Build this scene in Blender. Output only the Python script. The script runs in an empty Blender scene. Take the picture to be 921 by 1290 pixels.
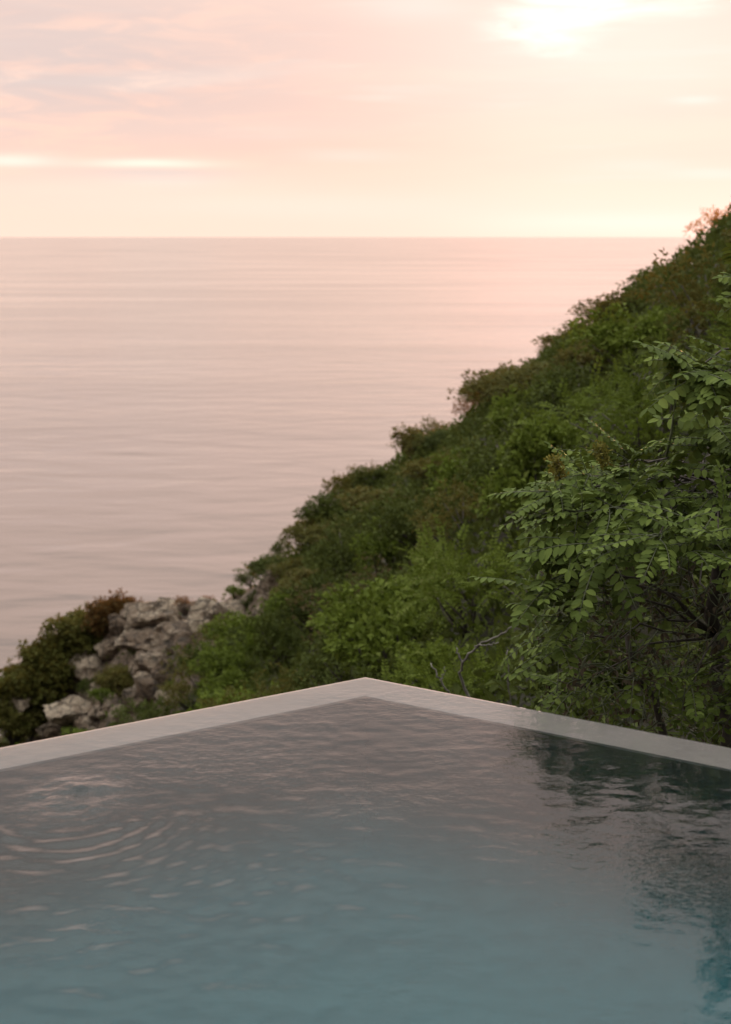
import bpy, math, random
import numpy as np
from mathutils import Vector, Matrix

rng = np.random.default_rng(7)
random.seed(7)
R = math.radians
C = bpy.context.scene.collection
scene = bpy.context.scene

# ------------------------------------------------------------------ camera
F = 2400.0                     # focal length in photo pixels (921 x 1290)
H = 1.6                        # eye height above the pool water
PITCH = math.atan(348.0 / F)
CAM = np.array([0.0, 0.0, H])


def ray(x, y):
    dx, dy = (x - 460.5) / F, (645.0 - y) / F
    c, s = math.cos(PITCH), math.sin(PITCH)
    return np.array([dx, c + dy * s, -s + dy * c])


def at(x, y, Y):               # the point seen at pixel x, y that lies Y metres ahead
    d = ray(x, y)
    return CAM + d * (Y / d[1])


def on_plane(x, y, z):
    d = ray(x, y)
    return CAM + d * ((z - H) / d[2])


def project(p):
    p = np.atleast_2d(p) - CAM
    c, s = math.cos(PITCH), math.sin(PITCH)
    depth = p[:, 1] * c - p[:, 2] * s
    up = p[:, 1] * s + p[:, 2] * c
    return np.stack([460.5 + F * p[:, 0] / depth, 645.0 - F * up / depth, depth], 1)


cam_data = bpy.data.cameras.new("camera")
cam = bpy.data.objects.new("camera", cam_data)
C.objects.link(cam)
cam.location = CAM
cam.rotation_euler = (R(90) - PITCH, 0, 0)
cam_data.sensor_fit = 'VERTICAL'
cam_data.sensor_height = 36.0
cam_data.lens = F / 1290.0 * 36.0
cam_data.clip_start = 0.05
cam_data.clip_end = 120000
cam_data.dof.use_dof = True
cam_data.dof.focus_distance = 7.4
cam_data.dof.aperture_fstop = 4.8
scene.camera = cam

# ------------------------------------------------------------------ helpers


def tag(o, label=None, cat=None, group=None, kind=None):
    if label: o["label"] = label
    if cat: o["category"] = cat
    if group: o["group"] = group
    if kind: o["kind"] = kind
    return o


def link(name, me, mats=(), parent=None):
    o = bpy.data.objects.new(name, me)
    C.objects.link(o)
    for m in mats:
        me.materials.append(m)
    if parent is not None:
        o.parent = parent
    return o


def empty(name, loc=(0, 0, 0)):
    o = bpy.data.objects.new(name, None)
    C.objects.link(o)
    o.location = loc
    o.empty_display_size = 0.1
    return o


def np_mesh(name, V, faces, smooth=False, midx=None):
    """V (n,3); faces: list of (m,k) int arrays"""
    me = bpy.data.meshes.new(name)
    V = np.asarray(V, dtype=np.float32)
    me.vertices.add(len(V))
    me.vertices.foreach_set("co", V.ravel())
    faces = [np.asarray(f, dtype=np.int32) for f in faces if len(f)]
    nl = sum(f.size for f in faces)
    npoly = sum(len(f) for f in faces)
    me.loops.add(nl)
    me.polygons.add(npoly)
    me.loops.foreach_set("vertex_index", np.concatenate([f.ravel() for f in faces]))
    tot = np.concatenate([np.full(len(f), f.shape[1], np.int32) for f in faces])
    start = np.concatenate([[0], np.cumsum(tot)[:-1]]).astype(np.int32)
    me.polygons.foreach_set("loop_start", start)
    me.polygons.foreach_set("loop_total", tot)
    if smooth:
        me.polygons.foreach_set("use_smooth", np.ones(npoly, bool))
    if midx is not None:
        me.polygons.foreach_set("material_index", np.asarray(midx, np.int32))
    me.update(calc_edges=True)
    me.validate()
    return me


def unit(a):
    return a / np.maximum(np.linalg.norm(a, axis=-1, keepdims=True), 1e-9)


class Geo:
    """collects vertices and faces for one mesh object"""
    def __init__(self):
        self.V, self.F, self.M, self.n = [], [], [], 0

    def add(self, V, faces, m=0):
        V = np.asarray(V, float).reshape(-1, 3)
        for f in faces:
            f = np.asarray(f, int) + self.n
            self.F.append(f)
            self.M.append(np.full(len(f), m))
        self.V.append(V)
        self.n += len(V)

    def mesh(self, name, smooth=False):
        return np_mesh(name, np.concatenate(self.V), self.F, smooth, np.concatenate(self.M))

    def tube(self, pts, radii, sides=6, m=0):
        pts = np.asarray(pts, float)
        n = len(pts)
        tan = unit(np.gradient(pts, axis=0))
        ref = np.array([0.31, 0.17, 0.93]) if abs(tan[0] @ np.array([0.31, 0.17, 0.93])) < .9 else np.array([1., 0, 0])
        rings = []
        for i in range(n):
            s = unit(np.cross(tan[i], ref)); t = np.cross(tan[i], s)
            a = np.linspace(0, 2 * math.pi, sides, endpoint=False)
            rings.append(pts[i] + radii[i] * (np.cos(a)[:, None] * s + np.sin(a)[:, None] * t))
        V = np.concatenate(rings + [pts[:1], pts[-1:]])
        q = []
        for i in range(n - 1):
            for k in range(sides):
                q.append((i * sides + k, i * sides + (k + 1) % sides, (i + 1) * sides + (k + 1) % sides, (i + 1) * sides + k))
        tr = []
        for k in range(sides):
            tr.append((n * sides, (k + 1) % sides, k))
            tr.append((n * sides + 1, (n - 1) * sides + k, (n - 1) * sides + (k + 1) % sides))
        self.add(V, [q, tr], m)

    def leaves(self, base, d, up, L, W, fold=0.25, droop=0.15, m=0):
        """simple folded four-point leaves; arrays of n"""
        n = len(base)
        L = np.broadcast_to(np.asarray(L, float), (n,))[:, None]
        W = np.broadcast_to(np.asarray(W, float), (n,))[:, None]
        d = unit(d)
        s = unit(np.cross(d, up))
        nn = np.cross(s, d)
        b = base
        l = base + d * L * .5 + s * W * .5 + nn * W * fold
        r = base + d * L * .5 - s * W * .5 + nn * W * fold
        t = base + d * L - nn * L * droop
        V = np.stack([b, l, t, r], 1).reshape(-1, 3)
        i = np.arange(n)[:, None] * 4
        self.add(V, [i + np.array([[0, 2, 1]]), i + np.array([[0, 3, 2]])], m)

    def leaflets(self, base, d, up, L, W, fold=0.18, droop=0.12, m=0):
        """rounder eight-point leaflets for foliage close to the camera"""
        n = len(base)
        L = np.broadcast_to(np.asarray(L, float), (n,))[:, None]
        W = np.broadcast_to(np.asarray(W, float), (n,))[:, None]
        d = unit(d)
        s = unit(np.cross(d, up))
        nn = np.cross(s, d)
        P = [base]
        for t, w in ((.22, .78), (.52, 1.0), (.82, .68)):
            mid = base + d * L * t - nn * L * droop * t * t
            P += [mid + s * W * w * .5 + nn * W * fold * w, mid, mid - s * W * w * .5 + nn * W * fold * w]
        P.append(base + d * L - nn * L * droop)
        V = np.stack(P, 1).reshape(-1, 3)
        i = np.arange(n)[:, None] * 11
        tri = [(0, 2, 1), (0, 3, 2), (7, 8, 10), (8, 9, 10)]
        quad = [(1, 2, 5, 4), (2, 3, 6, 5), (4, 5, 8, 7), (5, 6, 9, 8)]
        self.add(V, [i + np.array([f]) for f in tri] + [i + np.array([f]) for f in quad], m)


# value noise on a lattice, for terrain and rocks
_lat = rng.random((64, 64, 64))


def vnoise(p):
    p = np.asarray(p, float)
    i = np.floor(p).astype(int); f = p - i
    f = f * f * (3 - 2 * f)
    out = 0
    for a in (0, 1):
        for b in (0, 1):
            for c in (0, 1):
                w = (f[..., 0] if a else 1 - f[..., 0]) * (f[..., 1] if b else 1 - f[..., 1]) * (f[..., 2] if c else 1 - f[..., 2])
                out = out + w * _lat[(i[..., 0] + a) % 64, (i[..., 1] + b) % 64, (i[..., 2] + c) % 64]
    return out * 2 - 1


# ------------------------------------------------------------------ shader helpers
class X:
    """a socket with arithmetic"""
    def __init__(self, nt, s):
        self.nt, self.s = nt, s

    def op(self, o, b=None, c=None, rev=False):
        n = self.nt.nodes.new('ShaderNodeMath'); n.operation = o
        args = [self, b] if not rev else [b, self]
        if c is not None: args.append(c)
        for k, a in enumerate(args):
            if a is None: continue
            if isinstance(a, X): self.nt.links.new(a.s, n.inputs[k])
            else: n.inputs[k].default_value = a
        return X(self.nt, n.outputs[0])

    def __add__(s, o): return s.op('ADD', o)
    __radd__ = __add__
    def __mul__(s, o): return s.op('MULTIPLY', o)
    __rmul__ = __mul__
    def __sub__(s, o): return s.op('SUBTRACT', o)
    def __rsub__(s, o): return s.op('SUBTRACT', o, rev=True)
    def __truediv__(s, o): return s.op('DIVIDE', o)
    def __pow__(s, o): return s.op('POWER', o)
    def exp(s): return s.op('EXPONENT')
    def clamp(s): 
        r = s.op('ADD', 0.0); r.s.node.use_clamp = True; return r
    def smooth(s, a, b):
        n = s.nt.nodes.new('ShaderNodeMapRange'); n.interpolation_type = 'SMOOTHSTEP'
        s.nt.links.new(s.s, n.inputs[0])
        n.inputs[1].default_value = a; n.inputs[2].default_value = b
        n.inputs[3].default_value = 0; n.inputs[4].default_value = 1
        return X(s.nt, n.outputs[0])


def comb(nt, x, y, z):
    n = nt.nodes.new('ShaderNodeCombineXYZ')
    for k, a in enumerate((x, y, z)):
        if isinstance(a, X): nt.links.new(a.s, n.inputs[k])
        else: n.inputs[k].default_value = a
    return X(nt, n.outputs[0])


def sep(nt, v):
    n = nt.nodes.new('ShaderNodeSeparateXYZ')
    nt.links.new(v.s if isinstance(v, X) else v, n.inputs[0])
    return [X(nt, o) for o in n.outputs]


def noise(nt, vec, scale, detail=4, rough=.55, dist=0.0):
    n = nt.nodes.new('ShaderNodeTexNoise')
    if vec is not None: nt.links.new(vec.s, n.inputs['Vector'])
    n.inputs['Scale'].default_value = scale
    n.inputs['Detail'].default_value = detail
    n.inputs['Roughness'].default_value = rough
    n.inputs['Distortion'].default_value = dist
    return X(nt, n.outputs[0])


def ramp(nt, fac, stops, interp='LINEAR'):
    n = nt.nodes.new('ShaderNodeValToRGB')
    cr = n.color_ramp; cr.interpolation = interp
    while len(cr.elements) < len(stops): cr.elements.new(0.5)
    for e, (p, c) in zip(cr.elements, stops):
        e.position = p; e.color = (*c, 1)
    nt.links.new(fac.s, n.inputs[0])
    return X(nt, n.outputs[0])


def mix(nt, fac, a, b, mode='MIX'):
    n = nt.nodes.new('ShaderNodeMix'); n.data_type = 'RGBA'; n.blend_type = mode
    for k, v in ((0, fac), (6, a), (7, b)):
        if isinstance(v, X): nt.links.new(v.s, n.inputs[k])
        elif k == 0: n.inputs[0].default_value = v
        else: n.inputs[k].default_value = (*v, 1)
    return X(nt, n.outputs[2])


def mat(name):
    m = bpy.data.materials.new(name); m.use_nodes = True
    nt = m.node_tree
    return m, nt, nt.nodes['Principled BSDF'], nt.nodes['Material Output']


def coords(nt, which='Object'):
    n = nt.nodes.new('ShaderNodeTexCoord')
    return X(nt, n.outputs[which])


def position(nt):
    n = nt.nodes.new('ShaderNodeNewGeometry')
    return X(nt, n.outputs['Position'])


def bump(nt, height, strength, dist, bsdf):
    n = nt.nodes.new('ShaderNodeBump')
    n.inputs['Strength'].default_value = strength
    n.inputs['Distance'].default_value = dist
    nt.links.new(height.s, n.inputs['Height'])
    nt.links.new(n.outputs[0], bsdf.inputs['Normal'])
    return n


def leaf_mat(name, stops, trans=.3, tcol=(.16, .17, .03), rough=.65, spec=.08, hue=.0):
    m, nt, p, out = mat(name)
    g = nt.nodes.new('ShaderNodeNewGeometry')
    oi = nt.nodes.new('ShaderNodeObjectInfo')
    isl = X(nt, g.outputs['Random Per Island']); rnd = X(nt, oi.outputs['Random'])
    big = noise(nt, X(nt, g.outputs['Position']), 1.3, 2)
    f = (isl * .58 + rnd * .42 + big * .4 - .2).clamp()
    col = ramp(nt, f, stops)
    nt.links.new(col.s, p.inputs['Base Color'])
    p.inputs['Roughness'].default_value = rough
    p.inputs['Specular IOR Level'].default_value = spec
    t = nt.nodes.new('ShaderNodeBsdfTranslucent')
    tc = mix(nt, .6, col, tcol)
    nt.links.new(tc.s, t.inputs[0])
    ms = nt.nodes.new('ShaderNodeMixShader'); ms.inputs[0].default_value = trans
    nt.links.new(p.outputs[0], ms.inputs[1]); nt.links.new(t.outputs[0], ms.inputs[2])
    nt.links.new(ms.outputs[0], out.inputs['Surface'])
    return m


M_GREEN = leaf_mat("green_leaves", [(0, (.040, .054, .009)), (.45, (.098, .132, .020)), (.8, (.14, .18, .030)), (1, (.16, .18, .05))], tcol=(.17, .23, .03))
M_DARK = leaf_mat("dark_leaves", [(0, (.022, .030, .007)), (.5, (.058, .076, .016)), (1, (.105, .125, .036))], tcol=(.13, .15, .03))
M_OLIVE = leaf_mat("olive_leaves", [(0, (.044, .048, .011)), (.5, (.098, .106, .024)), (.85, (.13, .125, .042)), (1, (.17, .14, .05))], tcol=(.20, .14, .03), trans=.35)
M_DRY = leaf_mat("dry_leaves", [(0, (.05, .038, .020)), (.5, (.10, .080, .040)), (1, (.16, .12, .06))], tcol=(.20, .14, .05), trans=.4)
M_SUNGLOW = leaf_mat("sunglow_leaves", [(0, (.06, .05, .018)), (.5, (.125, .080, .028)), (1, (.22, .11, .035))], tcol=(.95, .40, .10), trans=.72)  # orange glow of the low sun behind the bush, put into the leaf colour
M_BROWN = leaf_mat("brown_green_leaves", [(0, (.04, .036, .014)), (.5, (.105, .066, .022)), (1, (.27, .11, .028))], tcol=(.32, .13, .03), trans=.3)
M_FROND = leaf_mat("pinnate_leaves", [(0, (.040, .060, .010)), (.4, (.092, .130, .026)), (.75, (.160, .21, .045)), (1, (.23, .24, .05))], tcol=(.18, .23, .04), trans=.16, rough=.62, spec=.10)
M_TUFT = leaf_mat("yellow_brown_tuft", [(0, (.08, .07, .016)), (.5, (.17, .155, .035)), (1, (.27, .26, .07))], tcol=(.28, .26, .05), trans=.3)
M_TWIGLEAF = leaf_mat("dead_leaves", [(0, (.03, .022, .014)), (.5, (.075, .058, .036)), (1, (.16, .13, .09))], tcol=(.12, .09, .04), trans=.15)


def bark_mat(name, a, b):
    m, nt, p, out = mat(name)
    v = coords(nt)
    n = noise(nt, v, 14, 5)
    nt.links.new(ramp(nt, n, [(.3, a), (.7, b)]).s, p.inputs['Base Color'])
    p.inputs['Roughness'].default_value = .85
    bump(nt, n, .5, .01, p)
    return m


M_BARK = bark_mat("brown_bark", (.030, .024, .018), (.085, .070, .055))
M_DEAD = bark_mat("grey_dead_wood", (.09, .08, .068), (.22, .20, .175))
M_STEM = bark_mat("green_stem", (.06, .075, .035), (.13, .14, .08))

# rock
def rock_mat(name, pale, dark, stain):
    m, nt, p, out = mat(name)
    v = position(nt)
    oi = nt.nodes.new('ShaderNodeObjectInfo')
    n1 = noise(nt, v, 1.6, 6, .6)
    n2 = noise(nt, v, 7.0, 6, .65)
    vo = nt.nodes.new('ShaderNodeTexVoronoi'); vo.feature = 'DISTANCE_TO_EDGE'
    vo.inputs['Scale'].default_value = 2.3
    nt.links.new((noise(nt, v, 2, 3)).s, vo.inputs['Randomness'])
    nt.links.new(v.s, vo.inputs['Vector'])
    crack = X(nt, vo.outputs['Distance']).smooth(.0, .05)
    c = ramp(nt, (n1 * .6 + n2 * .5 + X(nt, oi.outputs['Random']) * .22 - .16).clamp(), [(.2, dark), (.45, stain), (.62, pale), (.9, tuple(min(1, q * 1.18) for q in pale))])
    c = mix(nt, noise(nt, v, 3.1, 5).smooth(.55, .72) * .75, c, (.05, .045, .035))
    c = mix(nt, (1.0 - crack) * .7, c, (.035, .028, .02))
    nt.links.new(c.s, p.inputs['Base Color'])
    p.inputs['Roughness'].default_value = .9
    bump(nt, n2 * .8 + n1 + crack * .35, 1.0, .22, p)
    return m


M_ROCK = rock_mat("weathered_rock", (.38, .31, .22), (.036, .026, .017), (.145, .10, .062))

# ------------------------------------------------------------------ terrain
ridge_px = [(1250, 40, 26), (1080, 160, 29), (960, 262, 32), (921, 292, 33), (885, 314, 34), (840, 344, 35), (800, 372, 36.5), (740, 414, 38.5), (690, 446, 40),
            (640, 484, 42), (595, 520, 43.5), (540, 558, 45.5), (490, 592, 47), (455, 606, 48), (415, 650, 50), (385, 690, 51), (350, 706, 52),
            (320, 736, 53), (290, 752, 54), (250, 758, 55), (215, 766, 56), (170, 776, 57), (120, 796, 58), (85, 818, 59), (55, 850, 60),
            (25, 892, 61), (0, 920, 62), (-40, 960, 63), (-120, 1040, 65)]
foot_px = [(1100, 985, 9.0), (960, 965, 9.6), (860, 945, 10.8), (740, 925, 12.5), (640, 905, 14.5), (540, 890, 17.5), (460, 885, 21), (390, 895, 26), (330, 905, 33), (260, 920, 43),
           (200, 935, 49), (130, 945, 53), (60, 955, 56), (0, 985, 58), (-80, 1040, 60)]
ctl = []
rp = np.array([at(*q) for q in ridge_px]); fp = np.array([at(*q) for q in foot_px])
rp[:, 2] -= np.interp([q[0] for q in ridge_px], [0, 200, 350, 420, 700, 800, 960, 1080], [.35, .15, .3, .45, .5, .8, .75, .5])
ctl += list(rp) + list(fp)
# the slope between ridge and foot
def along(P, t):
    s = np.concatenate([[0], np.cumsum(np.linalg.norm(np.diff(P[:, :2], axis=0), axis=1))]); s /= s[-1]
    return np.array([np.interp(t, s, P[:, k]) for k in range(3)])
for t in np.linspace(.02, .98, 14):
    a, b = along(rp, t), along(fp, t)
    for w, bl in ((.33, .25), (.66, .30)):
        p = a * (1 - w) + b * w; p[2] += bl * np.linalg.norm(a - b) * .12
        ctl.append(p)
# beyond the ridge it drops to the sea
dr = unit(np.gradient(rp[:, :2], axis=0)); nrm = np.stack([dr[:, 1], -dr[:, 0]], 1)
if nrm[10] @ np.array([-.3, 1]) < 0: nrm = -nrm
for k in range(0, len(rp), 2):
    for off, drop in ((3.5, 3.4), (9, 12), (22, 30), (40, 52)):
        q = rp[k].copy(); q[:2] += nrm[k] * off; q[2] -= drop
        ctl.append(q)
for q in [(0, 8.4, -3.2), (-2.5, 6, -4.2), (-5, 4, -4.5), (-9, 8, -9), (-6, 14, -7), (-9, 25, -13), (-14, 40, -20), (-18, 52, -27), (-20, 20, -22), (-25, 5, -24), (-30, 35, -36), (-30, 60, -45), (-40, 10, -46), (-40, -20, -46),
          (1.6, 7.6, -1.6), (3, 6.8, -1.1), (4.5, 7.4, -.6), (5.5, 9, .2), (4, 3, -1.2), (8, 0, -.6), (0, -6, -1.2), (-5, -4, -3.5), (-15, -12, -12), (8, -15, 1), (20, -10, 5), (14, 10, 5), (18, 22, 9), (30, 5, 14), (32, 25, 18), (45, -20, 16), (50, 10, 24)]:
    ctl.append(np.array(q, float))
ctl = np.array(ctl)


def tps_fit(P):
    n = len(P)
    d = np.linalg.norm(P[:, None, :2] - P[None, :, :2], axis=2)
    K = np.where(d > 0, d * d * np.log(d + 1e-9), 0) + np.eye(n) * 1.5
    A = np.zeros((n + 3, n + 3)); A[:n, :n] = K
    A[:n, n] = 1; A[:n, n + 1:] = P[:, :2]; A[n, :n] = 1; A[n + 1:, :n] = P[:, :2].T
    return np.linalg.solve(A, np.concatenate([P[:, 2], np.zeros(3)]))


W_ = tps_fit(ctl)
GX = np.arange(-44, 52.01, .6); GY = np.arange(-26, 104.01, .6)
gx, gy = np.meshgrid(GX, GY, indexing='ij')
q = np.stack([gx.ravel(), gy.ravel()], 1)
d = np.linalg.norm(q[:, None] - ctl[None, :, :2], axis=2)
gz = (np.where(d > 0, d * d * np.log(d + 1e-9), 0) @ W_[:len(ctl)] + W_[len(ctl)] + q @ W_[len(ctl) + 1:]).reshape(gx.shape)
gz = np.clip(gz, -60, 60)
near = np.exp(-((gx) ** 2 + (gy - 4) ** 2) / 120)
gz += (vnoise(np.stack([gx * .35, gy * .35, gx * 0], -1)) * .35 + vnoise(np.stack([gx * .9, gy * .9, gx * 0 + 5], -1)) * .15) * (1 - near)
# the pool terrace is cut into the hill: keep the ground below the pool and the deck
cut = (np.abs(gx) < 9) & (gy < 8.2) & (gy > -12)


def ground(x, y):
    fx = np.clip((np.asarray(x) - GX[0]) / .6, 0, len(GX) - 1.001); fy = np.clip((np.asarray(y) - GY[0]) / .6, 0, len(GY) - 1.001)
    i, j = fx.astype(int), fy.astype(int); u, v = fx - i, fy - j
    return gz[i, j] * (1 - u) * (1 - v) + gz[i + 1, j] * u * (1 - v) + gz[i, j + 1] * (1 - u) * v + gz[i + 1, j + 1] * u * v


def hit(x, y, near=8.5, far=75):     # where the line of sight through a pixel meets the ground
    d = ray(x, y); d = d / d[1]
    Y = np.arange(near, far, .05)
    P = CAM + d * Y[:, None]
    below = P[:, 2] < ground(P[:, 0], P[:, 1])
    return P[np.argmax(below)] if below.any() else None


# ------------------------------------------------------------------ pool geometry
C_in = on_plane(460.5, 876, 0); C_out = on_plane(460.5, 853, 0)
Lp = on_plane(0, 970, 0); Rp = on_plane(921, 967, 0)
eL = unit(Lp - C_in); eR = unit(Rp - C_in)
eL = unit(eL + eR * np.array([-1, 1, 1])); eR = eL * np.array([-1, 1, 1])
nL = np.array([eL[1], -eL[0], 0]); nL = nL if nL[1] < 0 else -nL     # inward normals
SIN = abs(eL[0] * eR[1] - eL[1] * eR[0])
RIM = (C_out[1] - C_in[1]) * SIN / 2 / math.sin(math.acos(max(-1, min(1, eL @ eR))) / 2) * 1.0
RIM = (C_out[1] - C_in[1]) * math.sin(math.acos(float(eL @ eR)) / 2)
SIDE = 5.9
print("corner", C_in, C_out, "angle", math.degrees(math.acos(float(eL @ eR))), "rim", RIM)


def rhomb(inset):              # the outer outline, moved inward by inset
    k = inset / SIN
    o = C_out
    s = SIDE
    return [o + eL * (a) + eR * (b) for a, b in ((k, k), (s - k, k), (s - k, s - k), (k, s - k))]


def ring_slab(g, out, inn, z0, z1, bottom=True):
    n = len(out)
    V = [(*p[:2], z1) for p in out] + [(*p[:2], z1) for p in inn] + [(*p[:2], z0) for p in out] + [(*p[:2], z0) for p in inn]
    f = []
    for k in range(n):
        j = (k + 1) % n
        f += [(k, j, n + j, n + k), (2 * n + k, 3 * n + k, 3 * n + j, 2 * n + j), (k, 2 * n + k, 2 * n + j, j), (n + k, n + j, 3 * n + j, 3 * n + k)]
    g.add(V, [f])


# concrete of the coping
m, nt, p, out = mat("pale_concrete")
v = position(nt)
n1 = noise(nt, v, 2.2, 5, .6); n2 = noise(nt, v, 26, 6, .6); n3 = noise(nt, v, 130, 3, .6)
c = ramp(nt, (n1 * .55 + n2 * .35 + n3 * .12), [(.30, (.205, .190, .175)), (.55, (.232, .216, .20)), (.75, (.25, .234, .218))])
nt.links.new(c.s, p.inputs['Base Color'])
p.inputs['Roughness'].default_value = .7
bump(nt, n2 + n3 * .5, .25, .004, p)
M_CONC = m

m, nt, p, out = mat("pool_plaster")
v = position(nt)
n1 = noise(nt, v, 1.1, 5, .55); n2 = noise(nt, v, 9, 5, .6)
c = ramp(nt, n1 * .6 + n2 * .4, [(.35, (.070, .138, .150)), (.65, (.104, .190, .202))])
tile = ramp(nt, n1 * .6 + n2 * .4, [(.35, (.050, .050, .044)), (.65, (.078, .078, .070))])      # walls coloured darker, blending with depth into the lighter floor plaster
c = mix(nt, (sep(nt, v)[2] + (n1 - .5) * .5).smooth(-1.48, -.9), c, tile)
nt.links.new(c.s, p.inputs['Base Color'])
p.inputs['Roughness'].default_value = .8
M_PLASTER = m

pool = empty("swimming_pool", tuple(C_out))
tag(pool, "infinity pool corner with flush pale concrete rim above the sea", "pool")
DEPTH = 1.5
g = Geo()
o0, i0 = rhomb(0), rhomb(RIM)
ring_slab(g, o0, i0, -.035, -.006)
cop = link("coping", g.mesh("coping"), [M_CONC], pool)
bv = cop.modifiers.new("bevel", 'BEVEL'); bv.width = .0012; bv.segments = 2; bv.limit_method = 'ANGLE'
g = Geo()
i1 = rhomb(RIM - .004); o1 = rhomb(.004)
ring_slab(g, o1, i1, -DEPTH - .3, -.035)
prof = [(0, -.035), (0, -.3), (0, -.55), (0, -.8)] + [(.62 - .62 * math.cos(t), -.8 - (DEPTH - .8) * math.sin(t)) for t in np.linspace(0, math.pi / 2, 12)[1:]]
V = np.concatenate([[(*q[:2], z) for q in rhomb(RIM - .001 + off)] for off, z in prof])
npf = len(prof)
g.add(V, [[(4 * k + j, 4 * k + 4 + j, 4 * k + 4 + (j + 1) % 4, 4 * k + (j + 1) % 4) for k in range(npf - 1) for j in range(4)], [tuple(4 * (npf - 1) + j for j in range(4))]], 0)
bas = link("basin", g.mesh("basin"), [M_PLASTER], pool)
bas.data.polygons.foreach_set("use_smooth", np.ones(len(bas.data.polygons), bool)); bas.data.set_sharp_from_angle(angle=R(40))
g = Geo()
ring_slab(g, rhomb(.03), rhomb(.2), -7.5, -DEPTH - .3)
ret = link("retaining_wall", g.mesh("retaining_wall"), [M_CONC], pool)
for o in (cop, bas, ret):
    o.matrix_parent_inverse = Matrix.Translation(-Vector(C_out))

# water of the pool: a film over the rim, a body inside it
film = rhomb(.0015); k0 = .0015 / SIN
fine = np.arange(k0, 3.9, .0125)
ticks = np.concatenate([fine, np.linspace(3.9, SIDE - k0, 24)])
uu, vv = np.meshgrid(ticks, ticks, indexing='ij')
PX = C_out[0] + eL[0] * uu + eR[0] * vv; PY = C_out[1] + eL[1] * uu + eR[1] * vv
hz = np.zeros_like(PX)
wr = np.random.default_rng(3)
patch = lambda sc, off: vnoise(np.stack([PX * sc + off, PY * sc + off, PX * 0 + off], -1))
for k in range(110):
    lam = math.exp(wr.uniform(math.log(.042), math.log(.20)))
    th = wr.normal(R(105), R(62)); a = .00060 * (lam / .2) ** 1.0
    ph = wr.uniform(0, 6.28)
    mod = np.clip(.7 + .7 * patch(.9, 3.1 + k * 1.7), 0, 1.6)
    hz += a * mod * np.sin(2 * math.pi / lam * (PX * math.cos(th) + PY * math.sin(th)) + ph + 1.3 * patch(1.6, 11 + k))
SC = .36
hz *= SC


def rings(px, py, amp, lam, decay, start=.0, warp=.5, lo=.05):
    q = on_plane(px, py, 0)
    dx, dy = PX - q[0], (PY - q[1])
    r = np.sqrt(dx * dx + (dy * .62) ** 2 + 1e-6)
    r = r * (1 + .10 * patch(2.3, 7.7 + px))
    e = np.exp(-r / decay) * np.clip(r / lo, 0, 1)
    return amp * e * np.sin(2 * math.pi * r / lam + warp * 3 * patch(2.8, px * .13)) * np.clip(.6 + 1.5 * patch(3.1, px * .31), 0, 1.6)


hz += rings(92, 1003, .0026, .050, .17, warp=.7) + rings(92, 1003, .0014, .058, .55, lo=.2, warp=.9) + rings(60, 1080, .0006, .066, .8, lo=.3, warp=1.8)
hz += rings(840, 1000, .0006, .055, .22, warp=1.0) + rings(905, 1085, .0008, .075, .4, warp=1.0)
boil = np.exp(-((PX - on_plane(92, 1003, 0)[0]) ** 2 / .012 + (PY - on_plane(92, 1003, 0)[1]) ** 2 / .035))
hz *= .42 + .85 * np.clip((5.6 - PY) / 1.3, 0, 1) * np.clip((.45 - PX) / 1.1, .06, 1)
hz *= 1 - .35 * np.clip((PX - .35) / .5, 0, 1)
hz += boil * (.0075 * patch(14, 2.2) + .0050 * patch(29, 5.2))
dist_edge = np.minimum(uu, vv)
hz *= np.clip((dist_edge + .05) / .5, .18, 1)
hz = np.clip(hz, -np.where(dist_edge < RIM + .1, .0042, .02), .02)
nT = len(ticks)
V = np.stack([PX, PY, hz], -1).reshape(-1, 3)
I = np.arange(nT * nT).reshape(nT, nT)
Q = np.stack([I[:-1, :-1], I[1:, :-1], I[1:, 1:], I[:-1, 1:]], -1).reshape(-1, 4)
loop = np.concatenate([I[:-1, 0], I[-1, :-1], I[:0:-1, -1], I[0, :0:-1]])
nb = len(loop)
n0 = len(V)
edge1 = V[loop].copy(); edge1[:, 2] = -.009
V = np.concatenate([V, edge1])
ins = rhomb(RIM * .5)
low = np.array([(*q[:2], -.009) for q in ins] + [(*q[:2], -DEPTH - .12) for q in ins])
V = np.concatenate([V, low])
L1 = np.arange(n0, n0 + nb)
qs = [(loop[k], L1[k], L1[(k + 1) % nb], loop[(k + 1) % nb]) for k in range(nb)]
cor = [0, nT - 1, 2 * (nT - 1), 3 * (nT - 1)]       # loop positions of the four corners: (0,0) (N,0) (N,N) (0,N)
b0 = n0 + nb
tri, quad = [], []
seg = nT - 1
for s in range(4):
    a, b = b0 + s, b0 + (s + 1) % 4
    for k in range(seg):
        tri.append((L1[(s * seg + k) % nb], a if k < seg // 2 else b, L1[(s * seg + k + 1) % nb]))
    tri.append((L1[(s * seg + seg // 2) % nb], a, b))
    quad.append((a, a + 4, b + 4, b))
quad.append((b0 + 4, b0 + 7, b0 + 6, b0 + 5))
me = np_mesh("pool_water", V, [Q, qs, quad, tri], True)
import bmesh
bm = bmesh.new(); bm.from_mesh(me); bmesh.ops.recalc_face_normals(bm, faces=bm.faces)
if max(bm.faces, key=lambda f: f.calc_center_median().z + 10 * abs(f.normal.z)).normal.z < 0 and False:
    bmesh.ops.reverse_faces(bm, faces=bm.faces)
bm.to_mesh(me); bm.free()
m, nt, p, out = mat("pool_water")
nt.nodes.remove(p)
gl = nt.nodes.new('ShaderNodeBsdfGlass'); gl.inputs['IOR'].default_value = 1.333; gl.inputs['Roughness'].default_value = 0.0
v = position(nt)
s3 = sep(nt, v)
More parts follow.
